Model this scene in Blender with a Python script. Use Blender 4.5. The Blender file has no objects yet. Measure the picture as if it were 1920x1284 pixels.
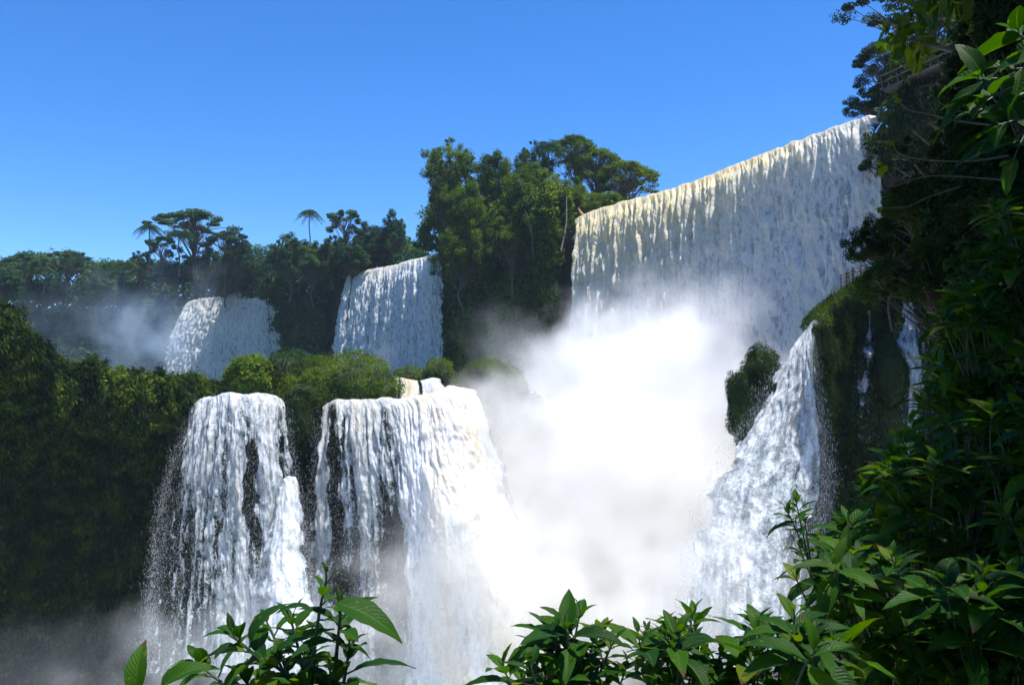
import bpy, math, random
import numpy as np
rng = np.random.default_rng(7); random.seed(7)
scene = bpy.context.scene; COL = scene.collection
F, CX, CY, TH = 1663.0, 960.0, 642.0, math.atan(103/1663.0)
ct, st = math.cos(TH), math.sin(TH)

# ------------------------------------------------------------------ helpers
def P(px, py, D):                       # photo point at horizontal distance D -> world point
    x = (px-CX)/F; y = (CY-py)/F
    dy = ct - y*st; dz = st + y*ct; k = D/dy
    return np.array([x*k, D, dz*k])
def PZ(px, D, z):                       # bearing px, distance D, height z
    return np.array([(px-CX)/F*(D*ct+z*st), D, z])
_r = np.random.default_rng(3); PERM = _r.permutation(256); PERM = np.concatenate([PERM, PERM, PERM])
GR = _r.normal(size=(256,3)); GR /= np.linalg.norm(GR,axis=1)[:,None]
def perlin(p):
    p = np.asarray(p,float); i = np.floor(p).astype(int); f = p-i; i &= 255
    u = f*f*f*(f*(f*6-15)+10); out = 0
    for dx in (0,1):
        for dy in (0,1):
            for dz in (0,1):
                g = GR[PERM[PERM[PERM[i[...,0]+dx]+i[...,1]+dy]+i[...,2]+dz]]
                d = f-np.array([dx,dy,dz]); w = 1
                for a,b in enumerate((dx,dy,dz)): w = w*(u[...,a] if b else 1-u[...,a])
                out = out + w*(g*d).sum(-1)
    return out*1.6
def fbm(p, o=4, bill=False):
    p = np.asarray(p,float); s = 0; a = 1.; t = 0
    for k in range(o):
        n = perlin(p*2**k+17.3*k); s = s + a*(np.abs(n)*2-0.5 if bill else n); t += a; a *= .5
    return s/t
def ss(a,b,x):
    t = np.clip((x-a)/(b-a),0,1); return t*t*(3-2*t)
def mesh(name, V, Fc, mat=None, parent=None, smooth=True, attrs=None, uv=None):
    V = np.asarray(V,np.float32).reshape(-1,3); Fc = np.asarray(Fc,np.int32)
    me = bpy.data.meshes.new(name); n = Fc.shape[1]
    me.vertices.add(len(V)); me.vertices.foreach_set('co', V.ravel())
    me.loops.add(Fc.size); me.loops.foreach_set('vertex_index', Fc.ravel())
    me.polygons.add(len(Fc)); me.polygons.foreach_set('loop_start', np.arange(0,Fc.size,n,dtype=np.int32))
    try: me.polygons.foreach_set('loop_total', np.full(len(Fc),n,np.int32))
    except Exception: pass
    if smooth: me.polygons.foreach_set('use_smooth', np.ones(len(Fc),bool))
    me.update(calc_edges=True)
    if uv is not None:
        l = me.uv_layers.new(name='UVMap'); l.data.foreach_set('uv', np.asarray(uv,np.float32).reshape(-1,2)[Fc.ravel()].ravel())
    for k,a in (attrs or {}).items():
        at = me.attributes.new(k,'FLOAT','POINT'); at.data.foreach_set('value', np.asarray(a,np.float32).ravel())
    o = bpy.data.objects.new(name, me); COL.objects.link(o)
    if mat: me.materials.append(mat)
    if parent is not None: o.parent = parent
    return o
def tag(o, label=None, cat=None, group=None, kind=None):
    for k,v in (('label',label),('category',cat),('group',group),('kind',kind)):
        if v: o[k] = v
    return o
def empty(name, loc=(0,0,0), **k):
    o = bpy.data.objects.new(name, None); COL.objects.link(o); o.location = loc; o.empty_display_size = .2
    return tag(o, **k)
def gridf(m, n):
    a = (np.arange(m-1)[:,None]*n+np.arange(n-1)).ravel()
    return np.stack([a,a+1,a+n+1,a+n],1)
def crom(A, n):                         # Catmull-Rom resample along axis 0
    A = np.asarray(A,float); m = len(A); t = np.linspace(0,m-1,n); i = np.minimum(t.astype(int),m-2); f = (t-i).reshape((-1,)+(1,)*(A.ndim-1))
    g = lambda j: A[np.clip(j,0,m-1)]
    p0,p1,p2,p3 = g(i-1),g(i),g(i+1),g(i+2)
    return .5*(2*p1+(p2-p0)*f+(2*p0-5*p1+4*p2-p3)*f**2+(3*p1-p0-3*p2+p3)*f**3)
def row_resample(R, n):                 # by arc length
    R = np.asarray(R,float); D = crom(R, 24*len(R)); L = np.r_[0,np.cumsum(np.linalg.norm(np.diff(D,axis=0),axis=1))]
    t = np.linspace(0,L[-1],n); return np.stack([np.interp(t,L,D[:,k]) for k in range(3)],1)
def loft(rows, m, n, lin=False):        # rows of world points, top to bottom
    A = np.stack([row_resample(r,n) for r in rows])
    if lin:
        t=np.linspace(0,len(A)-1,12*len(A)); i=np.minimum(t.astype(int),len(A)-2); f=(t-i)[:,None,None]; G=A[i]*(1-f)+A[i+1]*f
    else: G = crom(A, 12*len(rows))
    L = np.r_[0,np.cumsum(np.linalg.norm(np.diff(G,axis=0),axis=2).mean(1))]; t = np.linspace(0,L[-1],m)
    k = np.clip(np.searchsorted(L,t)-1,0,len(L)-2); f = ((t-L[k])/(L[k+1]-L[k]))[:,None,None]
    return G[k]*(1-f)+G[k+1]*f
def normals(G):
    du = np.gradient(G,axis=1); dv = np.gradient(G,axis=0); N = np.cross(dv,du)
    N /= np.linalg.norm(N,axis=2)[...,None]+1e-9
    return N
def unit(v): return v/(np.linalg.norm(v,axis=-1,keepdims=True)+1e-9)
def leaf_quads(C, N, L, W, T=None):     # diamond leaves, centre C, normal N, long axis T
    n = len(C); N = unit(N)
    if T is None: T = rng.normal(size=(n,3))
    T = unit(T-(T*N).sum(1)[:,None]*N); B = np.cross(N,T)
    L = np.broadcast_to(L,n)[:,None]; W = np.broadcast_to(W,n)[:,None]
    V = np.stack([C-T*L*.5, C+B*W*.5-T*L*.05+N*W*.12, C+T*L*.5, C-B*W*.5-T*L*.05+N*W*.12],1)
    return V.reshape(-1,3), np.arange(4*n).reshape(n,4)
class MB:
    def __init__(s): s.V=[]; s.F=[]; s.n=0
    def add(s,V,Fc): s.V.append(np.asarray(V,float).reshape(-1,3)); s.F.append(np.asarray(Fc)+s.n); s.n+=len(s.V[-1])
    def tube(s, pts, rad, k=6):
        pts = np.asarray(pts,float); m=len(pts); rad = np.broadcast_to(rad,m)
        T = unit(np.gradient(pts,axis=0)); ref = np.array([.31,.17,.93]) if abs(T[0,2])<.8 else np.array([1,.2,.1])
        A = unit(np.cross(T,ref)); B = np.cross(T,A); a = np.linspace(0,2*math.pi,k,endpoint=False)
        V = pts[:,None]+rad[:,None,None]*(A[:,None]*np.cos(a)[None,:,None]+B[:,None]*np.sin(a)[None,:,None])
        i = np.arange(m-1)[:,None]*k; j = np.arange(k); 
        Fc = np.stack([i+j, i+(j+1)%k, i+k+(j+1)%k, i+k+j],-1).reshape(-1,4); s.add(V,Fc)
    def box(s, c, size, R=None):
        v = np.array([[x,y,z] for x in (-.5,.5) for y in (-.5,.5) for z in (-.5,.5)])*np.asarray(size)
        if R is not None: v = v@np.asarray(R).T
        s.add(v+np.asarray(c), [[0,1,3,2],[4,6,7,5],[0,4,5,1],[2,3,7,6],[0,2,6,4],[1,5,7,3]])
    def build(s,name,mat,parent=None,smooth=True,attrs=None,uv=None): return mesh(name,np.concatenate(s.V),np.concatenate(s.F),mat,parent,smooth,attrs,uv)
def bez(a,b,c,n):
    t = np.linspace(0,1,n)[:,None]; return a*(1-t)**2+2*b*t*(1-t)+c*t*t

# ------------------------------------------------------------------ materials
def newmat(name):
    m = bpy.data.materials.new(name); m.use_nodes = True; nt = m.node_tree; nt.nodes.clear()
    out = nt.nodes.new('ShaderNodeOutputMaterial')
    def nd(t, **k):
        n = nt.nodes.new(t)
        for a,b in k.items():
            if a.startswith('_'): setattr(n,a[1:],b)
            else: n.inputs[a.replace('__',' ')].default_value = b
        return n
    L = lambda a,b: nt.links.new(a,b)
    return m, nt, out, nd, L
def math_(nd,L,op,a,b=None,c=None,clamp=False):
    n = nd('ShaderNodeMath',_operation=op,_use_clamp=clamp)
    for i,v in enumerate((a,b,c)):
        if v is None: continue
        if isinstance(v,(int,float)): n.inputs[i].default_value = v
        else: L(v,n.inputs[i])
    return n.outputs[0]
def mixc(nd,L,f,a,b):
    n = nd('ShaderNodeMix',_data_type='RGBA'); 
    for i,v in ((0,f),(6,a),(7,b)):
        if isinstance(v,(int,float)): n.inputs[i].default_value = v
        elif isinstance(v,tuple): n.inputs[i].default_value = (*v,1)
        else: L(v,n.inputs[i])
    return n.outputs[2]
def ramp(nd,L,f,stops):
    n = nd('ShaderNodeValToRGB'); cr = n.color_ramp
    while len(cr.elements)<len(stops): cr.elements.new(.5)
    for e,(p,c) in zip(cr.elements,stops): e.position=p; e.color=(*c,1)
    L(f,n.inputs[0]); return n.outputs[0]
def leafmat(name, cols, scale=.15, trans=.35, rough=.7, spec=.12):
    m,nt,out,nd,L = newmat(name); g = nd('ShaderNodeNewGeometry')
    nz = nd('ShaderNodeTexNoise',Scale=scale,Detail=3.); L(g.outputs['Position'],nz.inputs['Vector'])
    f = math_(nd,L,'MULTIPLY_ADD',nz.outputs[0],1.5,-.55); f = math_(nd,L,'MULTIPLY_ADD',g.outputs['Random Per Island'],.55,f,clamp=True)
    c = ramp(nd,L,f,[(i/(len(cols)-1),x) for i,x in enumerate(cols)])
    b = nd('ShaderNodeBsdfPrincipled',Roughness=rough); b.inputs['Specular IOR Level'].default_value=spec; L(c,b.inputs['Base Color'])
    t = nd('ShaderNodeBsdfTranslucent'); hs = nd('ShaderNodeHueSaturation',Hue=.497,Saturation=1.1,Value=1.5); L(c,hs.inputs['Color']); L(hs.outputs[0],t.inputs[0])
    mx = nd('ShaderNodeMixShader',Fac=trans); L(b.outputs[0],mx.inputs[1]); L(t.outputs[0],mx.inputs[2]); L(mx.outputs[0],out.inputs[0])
    return m
def rockmat(name, c1, c2, c3, scale=.4, rough=.85):
    m,nt,out,nd,L = newmat(name); g = nd('ShaderNodeNewGeometry')
    nz = nd('ShaderNodeTexNoise',Scale=scale,Detail=9.,Roughness=.65); L(g.outputs['Position'],nz.inputs['Vector'])
    c = ramp(nd,L,nz.outputs[0],[(.3,c1),(.5,c2),(.7,c3)])
    b = nd('ShaderNodeBsdfPrincipled',Roughness=rough); L(c,b.inputs['Base Color'])
    bp = nd('ShaderNodeBump',Strength=.8,Distance=.4); L(nz.outputs[0],bp.inputs['Height']); L(bp.outputs[0],b.inputs['Normal'])
    L(b.outputs[0],out.inputs[0]); return m
def plain(name, col, rough=.7, trans=0):
    m,nt,out,nd,L = newmat(name); g = nd('ShaderNodeNewGeometry')
    nz = nd('ShaderNodeTexNoise',Scale=6.,Detail=4.); L(g.outputs['Position'],nz.inputs['Vector'])
    c = mixc(nd,L,nz.outputs[0],tuple(x*.7 for x in col),tuple(min(1,x*1.25) for x in col))
    b = nd('ShaderNodeBsdfPrincipled',Roughness=rough); L(c,b.inputs['Base Color']); L(b.outputs[0],out.inputs[0]); return m
def watermat(name, foam=(.9,.93,.96), thin=(.36,.42,.43), mud=(.74,.53,.2), fine=1., trans=.5, con=3.2, bs=(5.5,3.)):
    m,nt,out,nd,L = newmat(name)
    uv = nd('ShaderNodeUVMap')
    def nz(sx,sy,det,dist=0.):
        mp = nd('ShaderNodeMapping'); mp.inputs['Scale'].default_value=(sx*fine,sy*fine,1); L(uv.outputs[0],mp.inputs[0])
        n = nd('ShaderNodeTexNoise',Scale=1.,Detail=det,Roughness=.62,Distortion=dist); L(mp.outputs[0],n.inputs['Vector']); return n.outputs[0]
    a = nz(1.5,.5,8.,.6); b = nz(bs[0],bs[1],6.,1.); s = nz(2.2,.06,3.)
    n = math_(nd,L,'MULTIPLY_ADD',a,.5,math_(nd,L,'MULTIPLY_ADD',b,.3,math_(nd,L,'MULTIPLY',s,.2)))
    n = math_(nd,L,'MULTIPLY_ADD',math_(nd,L,'SUBTRACT',n,.5),con,.5)          # contrast
    dens = nd('ShaderNodeAttribute',_attribute_name='dens').outputs['Fac']
    mudf = nd('ShaderNodeAttribute',_attribute_name='mud').outputs['Fac']
    x = math_(nd,L,'ADD',n,math_(nd,L,'MULTIPLY_ADD',dens,2.,-1.))             # foam coverage
    alpha = nd('ShaderNodeMapRange',_interpolation_type='SMOOTHSTEP'); L(x,alpha.inputs[0]); alpha.inputs[1].default_value=.32; alpha.inputs[2].default_value=.68
    y_ = math_(nd,L,'ADD',n,math_(nd,L,'MULTIPLY_ADD',dens,.7,-.55)); fo = nd('ShaderNodeMapRange',_interpolation_type='SMOOTHSTEP'); L(y_,fo.inputs[0]); fo.inputs[1].default_value=.1; fo.inputs[2].default_value=.85
    mf = math_(nd,L,'MULTIPLY',mudf,math_(nd,L,'MULTIPLY_ADD',n,-.6,1.05),clamp=True)
    c = mixc(nd,L,fo.outputs[0],thin,foam); c = mixc(nd,L,mf,c,mud)
    p = nd('ShaderNodeBsdfPrincipled',Roughness=.45); p.inputs['Specular IOR Level'].default_value=.4; L(c,p.inputs['Base Color'])
    bp = nd('ShaderNodeBump',Strength=.7,Distance=.16); L(n,bp.inputs['Height']); L(bp.outputs[0],p.inputs['Normal'])
    t = nd('ShaderNodeBsdfTranslucent'); L(c,t.inputs[0]); L(bp.outputs[0],t.inputs['Normal'])
    mx = nd('ShaderNodeMixShader',Fac=trans); L(p.outputs[0],mx.inputs[1]); L(t.outputs[0],mx.inputs[2])
    tr = nd('ShaderNodeBsdfTransparent'); m2 = nd('ShaderNodeMixShader'); L(alpha.outputs[0],m2.inputs[0]); L(tr.outputs[0],m2.inputs[1]); L(mx.outputs[0],m2.inputs[2])
    L(m2.outputs[0],out.inputs[0]); return m
M = {}
M['water'] = watermat('falling_water',foam=(.95,.97,.99),thin=(.4,.46,.5),mud=(.93,.77,.38),fine=1.2,con=5.,bs=(3.,1.3))
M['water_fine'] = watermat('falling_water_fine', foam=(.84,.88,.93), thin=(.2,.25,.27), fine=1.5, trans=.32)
M['drops'] = plain('water_drops',(.85,.88,.92),.4)
_nt=M['drops'].node_tree; _o=[n for n in _nt.nodes if n.type=='OUTPUT_MATERIAL'][0]; _b=[n for n in _nt.nodes if n.type=='BSDF_PRINCIPLED'][0]
_t=_nt.nodes.new('ShaderNodeBsdfTransparent'); _m=_nt.nodes.new('ShaderNodeMixShader'); _m.inputs[0].default_value=.5
_nt.links.new(_t.outputs[0],_m.inputs[1]); _nt.links.new(_b.outputs[0],_m.inputs[2]); _nt.links.new(_m.outputs[0],_o.inputs[0])
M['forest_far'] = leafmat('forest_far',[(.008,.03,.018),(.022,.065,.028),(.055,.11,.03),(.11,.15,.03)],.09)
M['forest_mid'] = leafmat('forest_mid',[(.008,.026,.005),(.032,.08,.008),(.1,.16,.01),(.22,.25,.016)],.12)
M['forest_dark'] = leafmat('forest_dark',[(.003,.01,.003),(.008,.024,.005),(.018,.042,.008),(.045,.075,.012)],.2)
M['moss'] = leafmat('moss_grass',[(.008,.022,.002),(.04,.08,.004),(.1,.155,.006),(.22,.25,.012)],.5)
M['hang'] = leafmat('hanging_plants',[(.002,.007,.001),(.006,.02,.0015),(.022,.048,.003),(.075,.11,.006)],.5)  # leaf tones vary; their spread also imitates sunlit tufts and deep shade
M['bright'] = leafmat('bright_bush',[(.03,.07,.006),(.07,.13,.01),(.13,.19,.012),(.2,.22,.02)],.6)
M['bark'] = rockmat('bark',(.05,.04,.03),(.1,.08,.06),(.17,.14,.11),3.)
M['palebark'] = rockmat('pale_bark',(.2,.17,.12),(.3,.26,.2),(.4,.36,.3),3.)
M['rock'] = rockmat('wet_basalt',(.012,.012,.01),(.03,.028,.022),(.055,.05,.035),.5)
M['mossrock'] = rockmat('mossy_rock',(.012,.025,.006),(.025,.05,.01),(.04,.075,.014),.6)
M['earth'] = rockmat('earth',(.008,.012,.005),(.015,.02,.008),(.025,.03,.012),1.)
M['wood'] = plain('weathered_wood',(.045,.04,.038))
M['deadwood'] = plain('dead_wood',(.3,.14,.06))

# ------------------------------------------------------------------ terrain
rim = [(-900,235),(-500,255),(-100,275),(200,285),(345,277),(525,249),(640,222),(740,203),(830,188),(960,168),(1080,146),(1230,130),(1400,113),(1635,94),(1720,90),(1900,86),(2400,80),(3000,70)]
RIMZ = 29.6
def rimrow(dD, z): return [PZ(px*1.0, D+dD, z) for px,D in rim]
def terrain(name, rows, m, n, amp, sc, mat, lin=False):
    G = loft(rows,m,n,lin); N = normals(G); d = fbm(G/sc,5)*amp
    G = G+N*d[...,None]
    o = mesh(name, G, gridf(m,n), mat); tag(o,kind='structure'); return G, N
back = [np.array([p[0]*1.6, 620+0*p[1], RIMZ-1]) for p in rimrow(0,RIMZ)]
Gp,_ = terrain('plateau_ground',[back,[p+np.array([0,30,-2.]) for p in rimrow(0,RIMZ)],rimrow(7.0,RIMZ-1.4)],40,160,.25,14,M['earth'],True)
Gc,Nc = terrain('upper_cliff',[rimrow(7,RIMZ-1.4),rimrow(4.5,RIMZ-3),rimrow(4.5,18),rimrow(3.5,8),rimrow(2,-5),rimrow(-2,-34)],90,260,1.1,9,M['rock'])
# river on the plateau
rr = [(-100,300),(345,283),(525,255),(650,223),(830,194),(1080,151),(1400,118),(1635,99),(1660,98)]
b = mesh('river_water', np.array([[PZ(px,D+1.5,RIMZ-1.2) for px,D in rr],[PZ(px,D+70,RIMZ-1.2) for px,D in rr]]), gridf(2,len(rr)), None)
m_,nt,out,nd,L = newmat('muddy_river'); pb = nd('ShaderNodeBsdfPrincipled',Roughness=.15); pb.inputs['Base Color'].default_value=(.3,.2,.08,1)
nz = nd('ShaderNodeTexNoise',Scale=1.2,Detail=5.); bp = nd('ShaderNodeBump',Strength=.5); L(nz.outputs[0],bp.inputs['Height']); L(bp.outputs[0],pb.inputs['Normal']); L(pb.outputs[0],out.inputs[0])
b.data.materials.append(m_); tag(b,kind='structure')
# shelf between the two tiers, then the lower cliff
low = [(-900,70),(-500,72),(-200,75),(0,78),(200,82),(352,89),(430,86),(500,86),(540,89),(575,93),(605,90),(650,87),(750,86),(850,86),(893,88),(930,94),(985,104),(1030,120),(1075,138)]
def lowrow(dD,z): return [PZ(px,D+dD+(max(0,-z-2)*.3 if px<345 else 0),z) for px,D in low]
foot = [PZ(px,D,-3) for px,D in [(-900,232),(-300,262),(200,282),(345,272),(525,244),(640,218),(830,184),(960,164),(1075,146)]]
terrain('shelf_ground',[foot,lowrow(9,-1.6),lowrow(1.6,-.5)],60,200,.3,8,M['mossrock'],True)
Gl,Nl = terrain('lower_cliff',[lowrow(1.7,-.45),lowrow(.9,-1.6),lowrow(2.5,-6),lowrow(2.5,-14),lowrow(1.,-24),lowrow(0,-46)],90,240,1.3,6,M['rock'])
# bluff of the left bank (higher than the shelf)
lb = [(-700,470,62),(-300,520,66),(0,590,72),(60,640,74),(110,668,77),(200,686,81),(300,694,84),(380,700,87),(436,712,91)]
def lbrow(R,dy,dD): return [P(-700+(px+700)*(R+700)/1136,py+dy+(24 if px<50 else 36),D+dD) for px,py,D in lb]
Gb,Nb = terrain('left_bluff',[[P(px-10,py+75,D+14) for px,py,D in lb],lbrow(415,5,4),lbrow(390,20,0),lbrow(335,90,0),lbrow(285,200,2.5),lbrow(250,380,6),lbrow(222,560,9),lbrow(195,900,11)],80,170,1.0,6,M['mossrock'])
# grassy nose on the right bank
rb = [(1524,600,72),(1532,578,73),(1555,562,75),(1590,536,80),(1625,508,83),(1700,484,85),(1800,470,85),(1950,440,80),(2300,380,70)]
def rbrow(dx,dy,dD): return [P(px+dx,py+dy+16,D+dD) for px,py,D in rb]
Gr,Nr = terrain('right_bluff',[[P(px+14,py+12,D+13) for px,py,D in rb],rbrow(6,6,4),rbrow(0,6,0),[P(px-4,655+.1*(px-1524),D-2.) for px,py,D in rb],
   [P(px+6,750+.0*(px-1524),D-3) for px,py,D in rb],[P(px+26,860,D-2.5) for px,py,D in rb],[P(px+38,950,D-3) for px,py,D in rb],[P(px-10,1080,D-6) for px,py,D in rb],[P(px-60,1400,D-9) for px,py,D in rb]],90,120,.9,5,M['mossrock'])
# slope that climbs from the nose to the plateau
Gs,Ns = terrain('right_slope',[[PZ(px,D+30,36) for px,D in [(1700,100),(1850,95),(2200,88),(2900,70)]],[PZ(px,D,31) for px,D in [(1690,95),(1850,88),(2200,78),(2900,60)]],[PZ(px,D,20) for px,D in [(1730,93),(1850,84),(2200,72),(2900,54)]],[PZ(px,D,8) for px,D in [(1690,89),(1850,80),(2200,66),(2900,48)]]],40,80,1.,6,M['mossrock'])
# near hillside on the right, the slope the camera stands beside
nh = [(-420,1930,24),(0,1900,22),(250,1870,19),(420,1800,17),(560,1870,14),(760,1900,11),(950,1900,8.5),(1100,1870,6.8),(1284,1850,5.6),(1700,1650,4.8)]
def nhrow(k,dD): return [P(px+k,py,D*dD) for py,px,D in nh]
Gn,Nn = terrain('hillside_ground',[nhrow(0,1.5),nhrow(0,1.),nhrow(250,.9),nhrow(800,.75),nhrow(2200,.6)],60,120,.25,1.6,M['earth'])
# gorge floor and pool
gx = np.linspace(-420,420,60); gy = np.linspace(-60,640,60)
X,Y = np.meshgrid(gx,gy); G = np.stack([X,Y,-40+fbm(np.stack([X,Y,0*X],-1)/30,3)*2],-1)
tag(mesh('ground',G,gridf(60,60),M['earth']),kind='structure')
X,Y = np.meshgrid(np.linspace(-90,60,160),np.linspace(20,150,140)); G = np.stack([X,Y,-34+fbm(np.stack([X,Y,0*X],-1)/3,4)*.7],-1)
pool = mesh('pool_water',G,gridf(140,160),plain('churned_water',(.7,.68,.6),.3)); tag(pool,kind='structure')

# ------------------------------------------------------------------ waterfalls
def fall(label, rows, m, n, mat='water', dens=None, mud=None, amp=.5, col=1., lump=0., lumpf=None, spray=0, back=3., seed=0, cat='waterfall', clump=1., dvar=1.1):
    R = [[P(*q) for q in r] for r in rows]
    R0 = np.array(R[0]); tg = unit(np.gradient(R0,axis=0)*np.array([1,1,0])); inn = unit(np.cross(np.array([0,0,1.]),tg)); inn = unit(inn+inn.mean(0)*2)
    top = list(R0+inn*back-np.array([0,0,.12]))
    G = loft([top]+R,m,n); N = normals(G); N[...,2]*=.4; N = unit(N)
    S = np.r_[0,np.cumsum(np.linalg.norm(np.diff(G[m//3],axis=0),axis=1))][None,:]+np.zeros((m,1))
    T = np.concatenate([np.zeros((1,n)),np.cumsum(np.linalg.norm(np.diff(G,axis=0),axis=2),axis=0)])-back
    u = np.linspace(0,1,n)[None,:]+np.zeros((m,1)); q = np.clip(T,0,None)
    W = fbm(np.stack([S*.25,q*.05,S*0+seed],-1),3)
    c1 = fbm(np.stack([S*.45+W*.6,q*.02,S*0+seed+5],-1),3)      # large columns
    c2 = fbm(np.stack([S*1.4+W,q*.06,S*0+seed+9],-1),3)
    cl = fbm(np.stack([S*1.1+W,q*(.2+.15*clump)-S*.1,S*0+seed+14],-1),4)
    rb_ = .5-1.6*np.abs(perlin(np.stack([S*.8+W*1.2,q*.16,S*0+seed+3],-1))); rb2 = .5-1.6*np.abs(perlin(np.stack([S*1.9+W,q*.7-S*.2,S*0+seed+6],-1)))
    h = (c1*.75+c2*.7+rb_*.5)*col*ss(-.5,4,T)+((cl*1.1+rb2*.35)*clump+.8*fbm(np.stack([S*2.8+.5*W,q*.42,S*0+seed+60],-1),4))*ss(0,5,T)
    if lump: 
        lf = lumpf(u,T) if lumpf else 1.
        h = h*(1-.5*lf)+lump/amp*lf*((.3+fbm(np.stack([S*.42,T*.2,0*S+seed+31],-1)+.25*fbm(np.stack([S*.8,T*.5,0*S+40],-1),2)[...,None],6)*1.1-np.abs(perlin(np.stack([S*1.0+W*1.5,T*.5,0*S+8],-1)))*.35))
    lipn = fbm(np.stack([S*.5,0*S,0*S+seed+50],-1),5)*.38*ss(4,-1,T)
    e = np.minimum(u,1-u)*S.max()
    G = G+N*(h*amp)[...,None]; G[...,2]+=lipn
    d = (dens(u,T) if dens else .9+0*u)+ (c1*.35+c2*.42)*ss(0,5,T)*(dvar)
    d = d-.9*ss(1.0,0,e+fbm(np.stack([S*0+seed,q*.5,S*.3],-1),4)*.9)
    mu = (mud(u,T) if mud else .55*np.exp(-np.clip(T,0,99)/7)) + c2*.3+c1*.22
    o = mesh('waterfall',G,gridf(m,n),M[mat],attrs={'dens':d,'mud':np.clip(mu,0,1)},uv=np.stack([S+seed*3.7,T],-1))
    tag(o,label,cat)
    if spray:
        k = rng.choice(m*n,spray,p=(lambda w:w/w.sum())((ss(2.,0,e)*.45+.15+.2*np.clip(.75-d,0,.6)).ravel()*(np.clip(T,0,99)+1).ravel()*(T>0).ravel()))
        C = G.reshape(-1,3)[k]+N.reshape(-1,3)[k]*rng.exponential(.25,spray)[:,None]+rng.normal(size=(spray,3))*.22
        sz = rng.uniform(.012,.034,spray)*np.clip(rng.exponential(1,spray),.4,2.2)
        V,Fq = leaf_quads(C,rng.normal(size=(spray,3))*[1,1,.1],sz*rng.uniform(1.5,6,spray),sz*.55,np.array([0,0,-1.])+rng.normal(size=(spray,3))*.35)
        mesh('spray',V,Fq,M['drops'],o,smooth=False)
    return G,N,u,T
one = lambda v: (lambda u,T: v+0*u)
# big fall
fall('tallest and widest curtain of cream and white water below the upper tree with the footbridge',[
 [(1078,412,145),(1092,404,143),(1115,394,141),(1160,380,137),(1230,362,131),(1300,340,125.5),(1400,300,116),(1500,262,106),(1560,240,100),(1600,226,97),(1636,214,94)],
 [(1076,424,143),(1089,416,141),(1112,407,139),(1159,393,135),(1230,375,129),(1300,354,123.5),(1400,314,114),(1500,276,104),(1561,254,98),(1602,240,95),(1639,228,92)],
 [(1074,450,141.5),(1087,442,139.5),(1111,434,137.5),(1159,420,133.5),(1230,402,127.5),(1300,382,122),(1400,344,112.5),(1502,308,102.5),(1564,286,96.7),(1606,272,93.6),(1646,260,90.5)],
 [(1070,520,139),(1082,520,137),(1108,515,135),(1158,510,131),(1230,500,125),(1300,490,119.5),(1402,470,110),(1505,450,100),(1572,430,94.3),(1622,415,91.3),(1664,400,88.3)],
 [(1064,720,135),(1078,720,133),(1105,720,131),(1156,720,127),(1230,720,121),(1300,720,116),(1404,720,106),(1508,720,96.5),(1580,720,91),(1632,720,88),(1680,720,85)]],
 300,700,'water',dens=lambda u,T:1.08-.1*ss(.75,1,u)+0*T,mud=lambda u,T:(1.25*np.exp(-np.clip(T,0,99)/(6+8*ss(.7,.1,u)))+.06)*(1-.6*ss(.6,.95,u)),amp=.62,col=1.5,clump=.6,dvar=1.3,seed=1)
fall('tall fall just left of the dark tree grove, its rim rising toward the grove',[
 [(652,516,217),(664,511,215),(700,504,209),(740,497,203),(760,490,199),(790,483,194),(810,480,191),(830,480,188)],
 [(642,536,214),(656,531,212),(694,524,206),(736,516,200),(758,508,196),(790,501,191),(812,498,188),(831,497,185)],
 [(628,600,210),(646,600,208),(690,595,202),(734,590,196),(757,585,192),(790,580,187),(812,577,184),(832,575,181)],
 [(612,720,206),(632,722,204),(684,725,198),(730,725,192),(755,725,188),(790,725,183),(812,725,180),(834,725,177)]],
 200,300,'water',dens=lambda u,T:1.0-.7*np.exp(-((u-.10-.0*T)/.008)**2)*ss(-2,2,T)*ss(30,8,T)-.22*ss(.8,1,u),mud=lambda u,T:.5*np.exp(-np.clip(T,0,99)/4)*ss(.9,.4,u),amp=.7,clump=.5,seed=2)
fall('farthest broad fall, seen between the misty forest and the dark round trees',[
 [(352,566,277),(375,560,273),(408,557,268),(412,562,267),(440,549,263),(474,549,258),(478,556,257),(492,546,255),(526,545,249)],
 [(340,585,275),(368,578,271),(402,572,267),(409,575,265.5),(436,566,261),(472,565,256.5),(479,569,255),(492,562,253.5),(528,560,248)],
 [(322,625,272),(356,620,268),(396,615,264),(406,615,263),(434,612,259),(471,610,254.5),(480,610,253.5),(494,605,251.5),(529,602,246.5)],
 [(296,730,268),(340,730,264),(386,730,260),(400,730,259),(430,730,255),(470,730,251),(482,730,250),(496,730,248),(532,730,243)]],
 160,300,'water',dens=lambda u,T:1.08-.35*ss(.78,.95,u)+0*T,mud=lambda u,T:.35*np.exp(-np.clip(T,0,99)/5),amp=.9,seed=3)
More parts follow.
